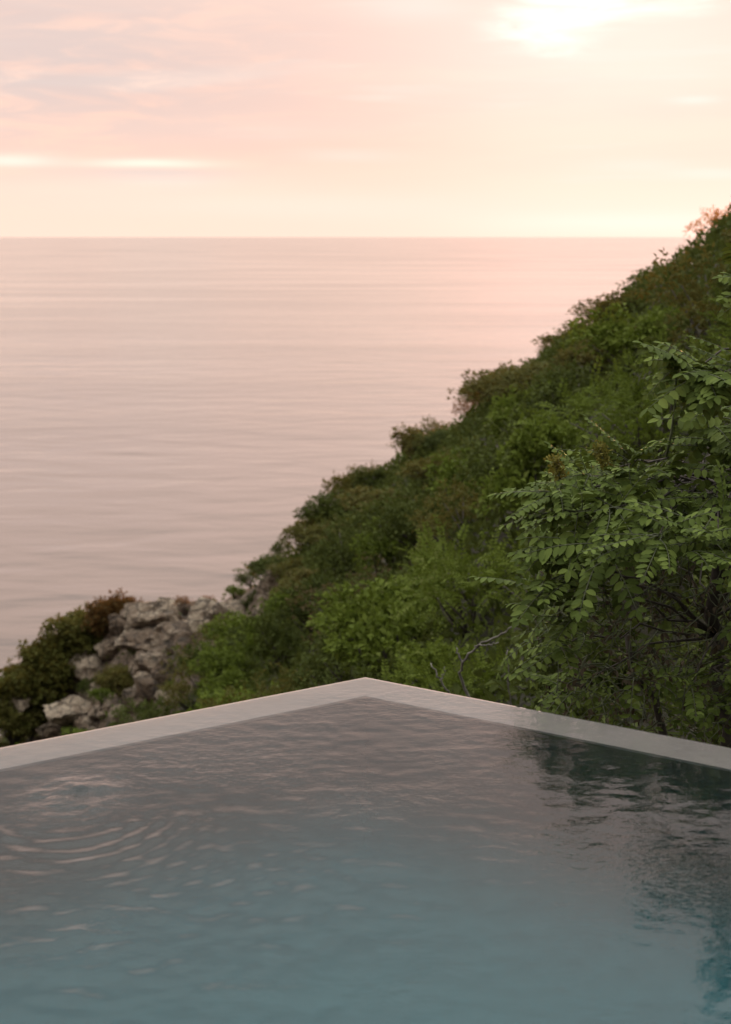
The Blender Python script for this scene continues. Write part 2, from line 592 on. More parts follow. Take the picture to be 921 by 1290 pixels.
fineb = noise(nt, comb(nt, s3[0] * 1.0, s3[1] * 1.0, s3[2]), 22, 3, .5) * .6 + noise(nt, v, 60, 2, .5) * .15
pm = noise(nt, v, 1.2, 2).smooth(.42, .68)
bq = on_plane(92, 1003, 0)
bd = ((s3[0] - float(bq[0])) * (1 / .13)) ** 2.0 + ((s3[1] - float(bq[1])) * (1 / .24)) ** 2.0
bm_ = (bd * -1.0).exp()
bump(nt, fineb * (pm * .8 + .2) + noise(nt, v, 30, 3, .6, .4) * bm_ * 1.5, 1.0, .0046, gl)
nt.links.new(gl.outputs[0], out.inputs['Surface'])
va = nt.nodes.new('ShaderNodeVolumeAbsorption')
va.inputs['Color'].default_value = (.36, .86, .90, 1); va.inputs['Density'].default_value = .62
nt.links.new(va.outputs[0], out.inputs['Volume'])
tag(link("pool_water", me, [m]), kind="structure")

# deck behind the pool, under the photographer
g = Geo()
a, b, c_, d_ = rhomb(-.004)
far = 9.0
V2 = [b, c_, d_]
outp = [b + (b - a) * 0 + eL * 7, c_ + eL * 7 + eR * 7, d_ + eR * 7]
z1 = .10
tops = [(*q[:2], z1) for q in V2] + [(*q[:2], z1) for q in outp]
bots = [(*q[:2], -.5) for q in V2] + [(*q[:2], -.5) for q in outp]
g.add(tops + bots, [[(0, 1, 4, 3), (1, 2, 5, 4), (0, 6, 7, 1), (1, 7, 8, 2), (3, 4, 10, 9), (4, 5, 11, 10), (0, 3, 9, 6), (2, 8, 11, 5), (6, 9, 10, 7), (7, 10, 11, 8)]])
tag(link("pool_deck", g.mesh("pool_deck"), [M_CONC]), kind="structure")

# cut the ground under pool and deck
def inside(x, y, marg):
    dx, dy = x - C_out[0], y - C_out[1]
    det = eL[0] * eR[1] - eL[1] * eR[0]
    a = (dx * eR[1] - dy * eR[0]) / det; b = (eL[0] * dy - eL[1] * dx) / det
    return (a > -marg) & (b > -marg) & (a < SIDE + 8) & (b < SIDE + 8)
gz = np.where(inside(gx, gy, .9), np.minimum(gz, -2.1), gz)

# ------------------------------------------------------------------ ground mesh
m, nt, p, out = mat("hillside_soil")
v = position(nt)
n1 = noise(nt, v, .6, 6, .6); n2 = noise(nt, v, 5, 6, .65)
c = ramp(nt, n1 * .5 + n2 * .5, [(.32, (.018, .018, .010)), (.5, (.040, .038, .020)), (.68, (.080, .066, .042))])
nt.links.new(c.s, p.inputs['Base Color']); p.inputs['Roughness'].default_value = .95
bump(nt, n2 + n1, .8, .2, p)
M_SOIL = m
nx, ny = gx.shape
I = np.arange(nx * ny).reshape(nx, ny)
Q = np.stack([I[:-1, :-1], I[1:, :-1], I[1:, 1:], I[:-1, 1:]], -1).reshape(-1, 4)
VT = np.stack([gx, gy, gz], -1).reshape(-1, 3)
cen = VT[Q].mean(1)
pc = project(cen)
ROCKPOLY = [(40, 845), (120, 790), (165, 768), (215, 745), (280, 738), (330, 705), (356, 720), (352, 765), (310, 805), (268, 850), (225, 890), (190, 930), (30, 945)]


def in_poly(x, y, poly):
    x, y = np.asarray(x), np.asarray(y); r = np.zeros(x.shape, bool)
    n = len(poly)
    for i in range(n):
        x1, y1 = poly[i]; x2, y2 = poly[(i + 1) % n]
        c = ((y1 > y) != (y2 > y)) & (x < (x2 - x1) * (y - y1) / (y2 - y1 + 1e-9) + x1)
        r ^= c
    return r


rockmask = in_poly(pc[:, 0], pc[:, 1], ROCKPOLY) & (pc[:, 2] > 40)
hill = link("hillside", np_mesh("hillside", VT, [Q], True, rockmask.astype(int)), [M_SOIL, M_ROCK])
tag(hill, kind="structure")

# ------------------------------------------------------------------ sea
SEA = -44.0
m, nt, p, out = mat("sea_water")
v = position(nt); s3 = sep(nt, v)
w1 = noise(nt, comb(nt, s3[0] * .30, s3[1] * .42, 0.0), .17, 2, .45, .3)
w2 = noise(nt, comb(nt, s3[0] * .35 + s3[1] * .08, s3[1] * 1.0, 3.0), .42, 4, .55, .4)
w3 = noise(nt, comb(nt, s3[0] * .10 + s3[1] * .02, s3[1] * .30, 9.0), .035, 3, .5)
nt.links.new(comb(nt, .110, .085, .070).s, p.inputs['Base Color'])
p.inputs['IOR'].default_value = 1.65
rough = w3.smooth(.35, .65) * .05 + .085
nt.links.new(rough.s, p.inputs['Roughness'])
bump(nt, w1 * 3.4 + w2 * .45 + w3 * 8.0, 1.0, .14, p)
M_SEA = m
S = 60000
V = [(-S, -3000, SEA), (S, -3000, SEA), (S, S, SEA), (-S, S, SEA)]
tag(link("sea", np_mesh("sea", V, [[(0, 1, 2, 3)]]), [M_SEA]), kind="structure")

# ------------------------------------------------------------------ bushes on the hillside


def bush_geo(seed, rad=1.0, flat=.75, lobes=16, twigs=26, per=7, L=.075, W=.045, compound=False, loose=1.0, stems=True, mleaf=0, mstem=1, leafgeo=None, stemgeo=None):
    r = np.random.default_rng(seed)
    gl = leafgeo or Geo(); gs = stemgeo or gl
    for k in range(lobes):
        az = r.uniform(0, 2 * math.pi); el = math.asin(r.uniform(-.05, 1)); rr = rad * r.uniform(.45, .85)
        c = np.array([math.cos(az) * math.cos(el) * rr, math.sin(az) * math.cos(el) * rr, math.sin(el) * rr * flat + .25 * rad])
        lr = rad * r.uniform(.20, .38)
        if stems:
            mid = c * .5 + r.normal(0, .06, 3) * rad; mid[2] = c[2] * .4
            gs.tube([np.array([0, 0, -.25 * rad]) + r.normal(0, .04, 3), mid, c], [.022 * rad, .015 * rad, .006 * rad], 5, mstem)
        d = unit(r.normal(0, 1, (twigs, 3))); d[:, 2] = d[:, 2] * .8 + .25; d = unit(d)
        tw = c + d * lr * r.uniform(.55, 1.12 * loose, (twigs, 1))
        outd = unit(d + .35 * unit(c) + np.array([0, 0, .25]))
        if not compound:
            b = np.repeat(tw, per, 0) + r.normal(0, .028 * rad, (twigs * per, 3))
            ld = unit(np.repeat(outd, per, 0) * .55 + r.normal(0, .65, (twigs * per, 3)))
            up = unit(np.array([0, 0, 1.0]) + r.normal(0, .45, (twigs * per, 3)))
            s = r.uniform(.65, 1.25, twigs * per)
            gl.leaves(b, ld, up, L * s, W * s, m=mleaf)
        else:
            for q in range(twigs):
                FL = L * r.uniform(3.2, 5.0)
                n = int(per)
                t = np.linspace(.18, 1, n)
                dd = unit(outd[q] + r.normal(0, .35, 3)); upv = unit(np.array([0, 0, 1.]) + r.normal(0, .3, 3))
                s = unit(np.cross(dd, upv)); nn = np.cross(s, dd)
                pts = tw[q] + dd * (t * FL)[:, None] - nn * (t ** 2 * FL * r.uniform(.15, .5))[:, None]
                b = np.concatenate([pts, pts]); 
                sd = np.concatenate([np.tile(s, (n, 1)), np.tile(-s, (n, 1))]) + dd * .45 - nn * .15 + r.normal(0, .12, (2 * n, 3))
                sc = np.tile(np.interp(t, [0, .4, 1], [.8, 1.1, .75]), 2) * r.uniform(.85, 1.15, 2 * n)
                gl.leaves(b, sd, np.tile(nn, (2 * n, 1)), L * sc, W * sc, m=mleaf)
    return gl


def bush_mesh(seed, leafmat, **k):
    me = bush_geo(seed, **k).mesh("bush")
    me.materials.append(leafmat); me.materials.append(M_BARK)
    return me


PROTO = {
    'green': [bush_mesh(100 + i, M_GREEN, L=.085, W=.052, lobes=15 + i, flat=.8) for i in range(4)],
    'dark': [bush_mesh(120 + i, M_DARK, L=.075, W=.04, lobes=17, flat=.75) for i in range(3)],
    'olive': [bush_mesh(140 + i, M_OLIVE, L=.07, W=.032, lobes=16, twigs=24, flat=.8, loose=1.15) for i in range(3)],
    'dry': [bush_mesh(160 + i, M_DRY, L=.065, W=.022, lobes=12, twigs=20, per=6, flat=.9, loose=1.3) for i in range(2)],
    'mound': [bush_mesh(190 + i, (M_OLIVE, M_OLIVE)[i], L=.10, W=.06, lobes=42, twigs=34, per=7, flat=.8, loose=1.12) for i in range(2)],
    'dense': [bush_mesh(210 + i, (M_OLIVE, M_DARK, M_OLIVE)[i], L=.075, W=.045, lobes=36, twigs=28, per=6, flat=.75, loose=.95) for i in range(3)],
    'brown': [bush_mesh(196, M_BROWN, L=.065, W=.03, lobes=16, twigs=24, per=7, flat=.75)],
    'rustmound': [bush_mesh(195, M_BROWN, L=.09, W=.05, lobes=36, twigs=30, per=7, flat=.8, loose=.95)],
    'sunglow': [bush_mesh(170 + i, M_SUNGLOW, L=.065, W=.03, lobes=16, twigs=24, flat=.75) for i in range(2)],
    'pinnate': [bush_mesh(180 + i, M_GREEN, compound=True, L=.062, W=.032, lobes=15, twigs=16, per=7, flat=.85) for i in range(3)],
}

GROUP_L = {
    'green': ("leafy green bush packed among others on the steep slope", "green bushes covering the slope"),
    'dark': ("dark green bush packed among others on the steep slope", "dark bushes covering the slope"),
    'olive': ("olive brown bush high on the slope below the ridge line", "olive bushes below the ridge"),
    'dry': ("dry brown thin bush between green bushes on the slope", "dry bushes on the slope"),
    'dense': ("low dense cushion bush along the ridge line above the water", "cushion bushes along the ridge"),
    'pinnate': ("feathery bright green bush low on the slope behind the pool", "feathery bushes behind the pool rim"),
}


def put_bush(kind, p, s, label=None, group=None, sink=.12, sz=None):
    me = random.choice(PROTO[kind])
    o = bpy.data.objects.new("bush", me); C.objects.link(o)
    o.location = (p[0], p[1], p[2] - sink * s)
    o.rotation_euler = (random.uniform(-.15, .15), random.uniform(-.15, .15), random.uniform(0, 6.28))
    o.scale = (s * random.uniform(.9, 1.1), s * random.uniform(.9, 1.1), (sz or s) * random.uniform(.85, 1.1))
    if label is None:
        label, group = GROUP_L[kind]
    tag(o, label, "bush", group)
    return o


# scatter over the slope in plan, closer together where it is near
cand = []
pr = np.random.default_rng(21)
tries = np.stack([pr.uniform(-14, 12, 60000), pr.uniform(8.6, 66, 60000)], 1)
r2 = np.random.default_rng(33); tries2 = np.stack([r2.uniform(0, 22, 60000), r2.uniform(8.6, 40, 60000)], 1)
tz2 = ground(tries2[:, 0], tries2[:, 1]); pp2 = project(np.column_stack([tries2, tz2 + .3]))
tz = ground(tries[:, 0], tries[:, 1])
pp = project(np.column_stack([tries, tz + .3]))
ok = (pp[:, 0] > -90) & (pp[:, 0] < 1010) & (pp[:, 1] > 200) & (pp[:, 1] < 990) & ~inside(tries[:, 0], tries[:, 1], .75)
# visible from the camera over the ground
def visible(p):
    t = np.linspace(.1, .965, 60)
    q = CAM + (p - CAM) * t[:, None]
    return (q[:, 2] > ground(q[:, 0], q[:, 1]) - .35).all()
chosen = []
for k in np.nonzero(ok)[0]:
    x, y = tries[k]
    px, py = pp[k, 0], pp[k, 1]
    if in_poly(px, py, ROCKPOLY) and y > 40: continue
    sp = np.interp(y, [9, 16, 30, 55], [.85, 1.15, 1.5, 1.9])
    if any((x - c[0]) ** 2 + (y - c[1]) ** 2 < (sp * .5 + c[3] * .5) ** 2 for c in chosen): continue
    p = np.array([x, y, tz[k]])
    if not visible(p + [0, 0, .55]): continue
    chosen.append((x, y, tz[k], sp, px, py))
for k in range(len(tries2)):      # thinner cover on the slope just outside the frame
    x, y = tries2[k]; p = np.array([x, y, tz2[k]])
    px, py = pp2[k, 0], pp2[k, 1]
    if not (1050 < px < 1750 and -350 < py < 1000) or inside(x, y, .75): continue
    sp = np.interp(y, [9, 16, 30, 55], [1.3, 1.7, 2.1, 2.4])
    if any((x - c[0]) ** 2 + (y - c[1]) ** 2 < (sp * .5 + c[3] * .5) ** 2 for c in chosen): continue
    if not visible(p + [0, 0, .6]): continue
    if px < 1120 and y > 18 and py < 330: continue      # keeps the orange bush open to the low sun
    chosen.append((x, y, tz2[k], sp, px, py))
print("bushes", len(chosen))
SP_END = 0
for x, y, z, sp, px, py in chosen:
    ry = np.interp(px, [r_[0] for r_ in ridge_px][::-1], [r_[1] for r_ in ridge_px][::-1])
    hgt = py - ry
    u = pr.random()
    if y < 15 and px > 690: kind = 'dark'  # darker leaf colour here stands in for the shade behind the near shrub
    elif y < 20: kind = 'pinnate' if u < .55 else ('green' if u < .8 else 'dark')
    elif hgt < 60 and px < 1000: kind = 'dense'
    elif hgt < 130: kind = 'olive' if u < .35 else ('green' if u < .6 else ('dry' if u < .63 else 'dark'))
    else: kind = 'green' if u < .55 else ('dark' if u < .85 else ('olive' if u < .98 else 'dry'))
    s = sp * pr.uniform(.62, .82)
    if hgt < 60 and px < 1000: s *= .60
    if 870 < px < 975 and hgt < 75: continue
    put_bush(kind, (x, y, z), s if kind != 'dense' else s * 1.55, sz=s * .82 if kind == 'dense' else None)

# undergrowth that closes the gaps between the bushes
N = 70000
ux = pr.uniform(-13, 12, N * 3); uy = pr.uniform(8.5, 64, N * 3)
uz = ground(ux, uy)
pj = project(np.column_stack([ux, uy, uz]))
okk = (pj[:, 0] > -60) & (pj[:, 0] < 990) & (pj[:, 1] > 240) & (pj[:, 1] < 980) & ~inside(ux, uy, .3)
okk &= ~(in_poly(pj[:, 0], pj[:, 1], ROCKPOLY) & (uy > 40) & (pr.random(len(ux)) < .93))
idx = np.nonzero(okk)[0][:N]
g = Geo()
b = np.column_stack([ux[idx], uy[idx], uz[idx] + pr.uniform(.0, .35, len(idx))])
dd = unit(pr.normal(0, 1, (len(idx), 3)) + np.array([0, -.3, .6])); up = unit(pr.normal(0, .6, (len(idx), 3)) + np.array([0, 0, 1.]))
s = pr.uniform(.7, 1.5, len(idx))
g.leaves(b, dd, up, .12 * s, .06 * s)
ux = r2.uniform(0, 22, 60000); uy = r2.uniform(8.5, 40, 60000); uz = ground(ux, uy)
pj = project(np.column_stack([ux, uy, uz]))
kk = (pj[:, 0] > 985) & (pj[:, 0] < 1800) & (pj[:, 1] > -350) & ~inside(ux, uy, .3)
n_ = int(kk.sum())
g.leaves(np.column_stack([ux, uy, uz + r2.uniform(0, .35, len(ux))])[kk], r2.normal(0, 1, (n_, 3)) + [0, -.3, .6], r2.normal(0, .6, (n_, 3)) + [0, 0, 1.], .16, .08)
tag(link("undergrowth", g.mesh("undergrowth"), [M_DARK]), kind="stuff")

# named bushes that stand out
def bush_at(kind, px, py, Y, s, label, sz=None, dz=0):
    p = at(px, py, Y)
    return put_bush(kind, (p[0], p[1], p[2] + dz), s, label, None, 0, sz)


bush_at('sunglow', 910, 304, 33, .66, "sunlit orange bush at the very top of the ridge against the sky", sz=.70)
bush_at('dry', 872, 334, 34.5, .36, "small dark knob of a bush just below the orange one on the ridge")
bush_at('olive', 846, 364, 35, .34, "ridge bush below the small dark knob, against the bright water")
bush_at('dry', 690, 458, 40, .42, "thin brown bare bush on the ridge that lets the water show through")
bush_at('brown', 596, 526, 43.5, .5, "small russet bush sticking up from the middle of the ridge")
bush_at('dense', 452, 634, 48, .95, "tall rounded bush bulging out of the ridge above the rocks", sz=1.0)
bush_at('olive', 545, 556, 45.5, .6, "low rounded olive bush on the ridge between the russet and the bulging bush")
bush_at('dark', 355, 705, 52, .5, "low spreading dark bush on the shoulder just above the rocks")
# the mound at the seaward end of the rocks
bush_at('mound', 110, 820, 58, 1.45, "large olive brown mound of scrub on the seaward end of the rocks", sz=1.32)
bush_at('rustmound', 150, 798, 57.2, 1.2, "rusty brown scrub on top of the olive mound by the rocks", sz=1.0)
bush_at('mound', 74, 852, 57.6, 1.3, "olive scrub on the side of the mound falling towards the sea")
bush_at('mound', 46, 888, 57.2, 1.25, "olive scrub at the lower seaward foot of the mound")
bush_at('mound', 18, 925, 57, 1.2, "lowest olive scrub by the pool rim at the seaward end")
bush_at('mound', 150, 862, 53.5, .66, "olive bush growing in the hollow between the pale boulders", dz=-.2)
bush_at('green', 128, 884, 52.0, .42, "small green bush below the hollow, above the lowest boulders")
bush_at('brown', 232, 764, 55.2, .34, "brown scrub along the top of the pale boulders")
bush_at('brown', 262, 762, 54.6, .30, "second brown scrub along the boulder tops, nearer the slope")
bush_at('dark', 315, 735, 53.2, .45, "dark flat scrub capping the rocks nearest the slope")

for px, py, sc_ in ((62, 872, .38), (214, 822, .32), (268, 806, .42), (312, 772, .4), (172, 826, .34), (112, 872, .42), (240, 845, .4), (186, 905, .4), (90, 922, .35), (322, 762, .36), (226, 872, .4), (296, 752, .36), (40, 930, .4), (185, 772, .2), (250, 790, .26)):
    q = hit(px, py, 38, 75)
    if q is None: continue
    put_bush(random.choice(['dark', 'dark', 'olive', 'green']), at(px, py, q[1] - .45), sc_, "small scrub tuft rooted in a crack between the headland boulders", "scrub tufts between the boulders", 0)

# ------------------------------------------------------------------ rocks
def boulder_mesh(seed, w, d, h):
    r = np.random.default_rng(seed)
    bm = bmesh.new()
    bmesh.ops.create_icosphere(bm, subdivisions=4, radius=1)
    V = np.array([v.co[:] for v in bm.verts])
    V = V / (np.abs(V) ** 5).sum(1, keepdims=True) ** .2 * .86
    V = V @ np.array(Matrix.Rotation(r.uniform(-.4, .4), 3, 'Y')) @ np.array(Matrix.Rotation(r.uniform(0, 3), 3, 'Z'))
    for k in range(16):
        n = unit(r.normal(0, 1, 3)); off = r.uniform(.48, .80)
        dd = V @ n - off
        V = V - np.clip(dd, 0, None)[:, None] * n * .94
    V += unit(V) * (vnoise(V * 1.7 + seed) * .13 + vnoise(V * 4 + seed) * .13 + vnoise(V * 11 + seed) * .06)[:, None]
    V *= np.array([w, d, h]) * .62
    for v, c in zip(bm.verts, V): v.co = c
    me = bpy.data.meshes.new("boulder"); bm.to_mesh(me); bm.free()
    me.polygons.foreach_set("use_smooth", np.ones(len(me.polygons), bool))
    me.set_sharp_from_angle(angle=R(28))
    me.materials.append(M_ROCK)
    return me


BOULD = [(200, 779, 50, 32, "big whitish boulder on top of the rocks, next to the olive mound"),
         (151, 790, 28, 26, "pale boulder leaning on the olive mound below its rusty top"),
         (171, 782, 16, 22, "small upright pale boulder wedged beside the whitish one"),
         (213, 765, 24, 18, "pale boulder peeking out above the big whitish one"),
         (226, 794, 34, 22, "grey boulder just below the whitish boulder, slope side"),
         (200, 808, 52, 30, "wide brownish block under the big whitish boulder"),
         (246, 816, 52, 36, "large brown block in the middle of the rocks, above the green slope"),
         (262, 782, 32, 32, "grey boulder beside the brown scrub on the boulder tops"),
         (285, 772, 32, 24, "pale flat boulder under the dark flat scrub"),
         (301, 789, 42, 44, "tall shadowed block at the slope end of the rocks"),
         (331, 784, 28, 40, "upright brown block half buried at the edge of the green slope"),
         (342, 742, 24, 36, "yellowish boulder highest up the slope"),
         (346, 763, 16, 18, "small pale boulder below the yellowish one"),
         (204, 836, 44, 28, "squat brown block below the wide brownish one"),
         (80, 850, 44, 42, "pale rough boulder at the seaward face of the rocks"),
         (76, 836, 24, 18, "small pale stone on top of the rough seaward boulder"),
         (115, 823, 40, 22, "long flat pale boulder below the mound"),
         (143, 815, 28, 24, "grey boulder between the flat pale one and the brownish block"),
         (103, 848, 34, 28, "grey boulder against the rough seaward boulder"),
         (198, 870, 34, 36, "brown block at the bottom of the gully by the green slope"),
         (95, 897, 50, 32, "wide pale boulder low by the pool rim"),
         (131, 895, 38, 26, "flat grey boulder low by the pool rim, beside the wide pale one"),
         (134, 869, 16, 13, "small white stone in the dark hollow"),
         (56, 902, 30, 28, "grey boulder low at the seaward end, half under scrub"),
         (35, 914, 28, 28, "lowest grey boulder next to the seaward scrub"),
         (66, 919, 26, 18, "small pale stone touching the pool rim line at the seaward end"),
         (27, 884, 22, 20, "small grey boulder poking from the seaward scrub"),
         (113, 916, 26, 16, "small flat stone just above the pool rim below the wide pale boulder"),
         (158, 898, 32, 24, "brownish boulder low between the flat grey one and the gully"),
         (283, 793, 20, 40, "narrow upright stone beside the tall shadowed block"),
         (168, 800, 22, 20, "small grey boulder under the upright pale one"),
         (183, 838, 26, 26, "shadowed boulder beside the dark hollow"),
         (225, 845, 34, 30, "brown boulder where the rocks meet the green slope"),
         (175, 880, 30, 30, "shadowed boulder below the hollow by the gully"),
         (120, 843, 26, 20, "grey stone at the edge of the dark hollow")]
for k, (px, py, w, h, lab) in enumerate(BOULD):
    q = hit(px, py + h * .15, 38, 75)
    Y = q[1] if q is not None else 57
    sc = Y / F
    W, Hh = w * sc * 1.62, h * sc * 1.55
    p = at(px, py, Y - random.uniform(-.35, .35) * W)
    o = link("boulder", boulder_mesh(500 + k, W, W * .9, Hh))
    o.location = p; o.rotation_euler = (random.uniform(-.15, .15), random.uniform(-.15, .15), random.uniform(-.5, .5))
    tag(o, lab, "boulder", "boulders of the rocky headland")
for k in range(34):
    while True:
        px, py = random.uniform(40, 350), random.uniform(745, 925)
        if in_poly(px, py, ROCKPOLY): break
    q = hit(px, py, 38, 75)
    if q is None: continue
    w = random.uniform(14, 30) * q[1] / F
    o = link("boulder", boulder_mesh(700 + k, w * 1.3, w * 1.2, w))
    o.location = q; o.rotation_euler = (random.uniform(-.3, .3), random.uniform(-.3, .3), random.uniform(0, 6))
    tag(o, "small weathered stone wedged between the larger boulders of the headland", "boulder", "small stones between the boulders")

# ------------------------------------------------------------------ the shrub beside the pool
hr = np.random.default_rng(5)
shrub_base = at(930, 985, 8.6)
shrub_base[2] = ground(shrub_base[0], shrub_base[1]) - .05
shrub = empty("leafy_shrub", tuple(shrub_base))
tag(shrub, "tall leafy shrub with feathery pinnate leaves overhanging the pool rim", "shrub")
LF, TW, BR, DL = Geo(), Geo(), Geo(), Geo()


def frond(base, d, up, length, pairs, ll, lw, curl=.35, g=LF):
    d = unit(d); s = unit(np.cross(d, up)); nn = np.cross(s, d)
    t = np.linspace(0, 1, 9)
    side_bend = hr.normal(0, .10)
    rp_ = base + d * (t * length)[:, None] - nn * (t ** 2 * length * curl)[:, None] + s * (t ** 2 * length * side_bend)[:, None]
    TW.tube(rp_, np.linspace(.0026, .0010, 9), 4)
    tt = np.linspace(.2, .97, pairs)
    P = np.stack([np.interp(tt, t, rp_[:, k]) for k in range(3)], 1)
    T = unit(np.stack([np.interp(tt, t, np.gradient(rp_[:, k])) for k in range(3)], 1))
    n2 = np.cross(s, T)
    sc = np.interp(tt, [0, .3, .75, 1], [.7, 1.05, 1.0, .7])
    for sg in (1, -1):
        dd = unit(s * sg * 1.0 + T * .42 - n2 * hr.uniform(.0, .28) + hr.normal(0, .10, (pairs, 3)))
        g.leaflets(P + s * sg * .002, dd, n2 + hr.normal(0, .15, (pairs, 3)), ll * sc * hr.uniform(.85, 1.12, pairs), lw * sc * hr.uniform(.88, 1.12, pairs), m=0)
    g.leaflets(P[-1:], T[-1:], n2[-1:], np.array([ll * .85]), np.array([lw * .85]))


def whorl(tip, axis, n, length, spread=.9, sc=1.0):
    sc *= hr.uniform(.72, 1.22); length = length * (.5 + .5 * sc)
    axis = unit(axis)
    for k in range(n):
        a = hr.uniform(0, 2 * math.pi)
        s = unit(np.cross(axis, [.2, .1, 1])); t = np.cross(axis, s)
        d = axis * hr.uniform(.3, 1.0) + (s * math.cos(a) + t * math.sin(a)) * spread
        d[2] = d[2] * .45 + hr.uniform(-.05, .25); d = unit(d)
        up = unit(np.array([0, -.25, 1.0]) + hr.normal(0, .22, 3))
        L = length * hr.uniform(.7, 1.2)
        frond(tip + hr.normal(0, .012, 3), d, up, L, int(hr.integers(6, 10)), .052 * sc * hr.uniform(.85, 1.15), .0285 * sc, hr.uniform(.05, .45))


def curve(a, b, sag, n=8, wob=.03):
    t = np.linspace(0, 1, n)[:, None]
    P = a * (1 - t) + b * t + np.array([0, 0, 1.]) * (np.sin(t * math.pi) * sag)
    P[1:-1] += hr.normal(0, wob, (n - 2, 3))
    return P


hub = at(905, 800, 8.5)
TRUNKS = []
TG = Geo()
TG.tube(curve(shrub_base, hub, .05, 7, .02), np.linspace(.05, .03, 7), 8)
hub2 = at(900, 610, 8.4)
TG.tube(curve(hub, hub2, 0, 7, .02), np.linspace(.03, .022, 7), 8)
hub3 = at(1000, 450, 8.3)
TG.tube(curve(hub2, hub3, 0, 6, .02), np.linspace(.022, .014, 6), 8)
TG.tube(curve(shrub_base + [.1, .1, 0], at(1040, 640, 8.8), .1, 8, .03), np.linspace(.045, .02, 8), 8)
TG.tube(curve(shrub_base + [-.1, .05, 0], at(790, 800, 8.3), .12, 8, .03), np.linspace(.03, .012, 8), 8)
TIPS = [  # x, y, distance, fronds, length, from which hub
    (702, 625, 7.75, 5, .24, 1), (742, 600, 7.8, 6, .25, 1), (790, 582, 7.9, 6, .26, 1), (730, 645, 7.7, 6, .26, 1), (775, 640, 7.6, 6, .28, 1),
    (822, 600, 7.9, 5, .26, 1), (700, 690, 7.8, 3, .22, 0), (690, 742, 7.75, 5, .24, 0), (735, 715, 7.65, 6, .27, 0), (720, 770, 7.8, 4, .24, 0),
    (712, 812, 7.9, 4, .26, 0), (760, 690, 7.5, 5, .28, 1), (830, 675, 7.3, 6, .31, 1), (870, 690, 7.3, 5, .30, 1), (905, 680, 7.3, 6, .30, 1),
    (850, 640, 7.8, 4, .26, 1), (900, 625, 7.7, 5, .26, 1), (905, 560, 7.9, 4, .25, 2), (880, 470, 7.6, 5, .22, 2), (915, 480, 7.6, 6, .24, 2),
    (858, 463, 7.7, 4, .19, 2), (940, 465, 7.6, 6, .25, 2), (936, 348, 7.6, 1, .17, 2), (965, 362, 7.6, 4, .22, 2), (895, 535, 8.0, 3, .22, 2),
    (715, 862, 8.2, 3, .22, 0), (875, 862, 7.7, 2, .24, 0), (915, 880, 7.9, 2, .22, 0),
    (960, 600, 7.7, 6, .28, 1), (1000, 680, 7.6, 6, .28, 1), (1000, 540, 7.8, 6, .28, 2), (1040, 430, 7.9, 6, .28, 2), (1020, 375, 7.9, 6, .24, 2), (1080, 600, 7.9, 6, .28, 1),
    (980, 770, 7.6, 5, .28, 0), (1060, 760, 7.8, 5, .28, 0), (1100, 500, 8.2, 6, .28, 2), (1080, 340, 8.1, 6, .26, 2), (1120, 380, 8.4, 6, .28, 2), 
]
hubs = [hub, hub2, hub3]
for (x, y, Y, n, L, hb) in TIPS:
    tip = at(x, y, Y)
    h0 = hubs[hb]
    P = curve(h0, tip, .05, 7, .018)
    BR.tube(P, np.linspace(.0075, .003, 7), 5)
    ax = unit(P[-1] - P[-3]) * .7 + np.array([-.25, -.25, .25])
    whorl(tip, ax, n + 2, L)
    whorl(P[-2], ax, 3, L * .9)
# fill the depth of the crown: more whorls further back
for k in range(85):
    x = hr.uniform(720, 1130); y = hr.uniform(610, 690) if x < 880 else hr.uniform(470, 710)
    if x < 740 and y < 650: continue
    Y = hr.uniform(8.1, 9.6)
    tip = at(x, y, Y)
    h0 = hubs[0] if y > 680 else (hubs[1] if y > 520 else hubs[2])
    P = curve(h0 + [0, .3, 0], tip, .05, 6, .03)
    BR.tube(P, np.linspace(.006, .0025, 6), 5)
    whorl(tip, unit(tip - h0) + np.array([0, 0, .2]), int(hr.integers(4, 7)), .26)
# dry twigs and dead leaves hanging in the shade under the crown
for k in range(330):
    x = hr.uniform(700, 1000); y = hr.uniform(730, 925); Y = hr.uniform(7.75, 8.9)
    if y > 900 and Y < 8: Y = 8.2
    a = at(x, y, Y); dirn = unit(hr.normal(0, 1, 3) * [1, .6, .8] + [0, 0, -.2])
    b = a + dirn * hr.uniform(.08, .32)
    P = curve(a, b, hr.uniform(-.05, .03), 5, .008)
    TW.tube(P, np.linspace(.0032, .0014, 5), 4)
    nlf = int(hr.integers(2, 7))
    q = P[hr.integers(1, 5, nlf)]
    DL.leaflets(q, hr.normal(0, 1, (nlf, 3)) + [0, 0, -.5], hr.normal(0, .6, (nlf, 3)) + [0, 0, 1], hr.uniform(.02, .05, nlf), hr.uniform(.010, .020, nlf), fold=.3, droop=.3)
    if hr.random() < .35:
        frond(b, dirn + [-.2, -.3, 0], np.array([0, -.3, 1.]), .18, 5, .042, .02, .6)
for nm, gg, mm, sm in (("trunk", TG, M_BARK, True), ("branches", BR, M_BARK, True), ("twigs", TW, M_STEM, True), ("foliage", LF, M_FROND, True), ("dead_leaves", DL, M_TWIGLEAF, True)):
    o = link({"branches": "limb_framework", "twigs": "twig_growth"}.get(nm, nm), gg.mesh(nm, sm), [mm], shrub)
    o.matrix_parent_inverse = Matrix.Translation(-Vector(shrub_base))
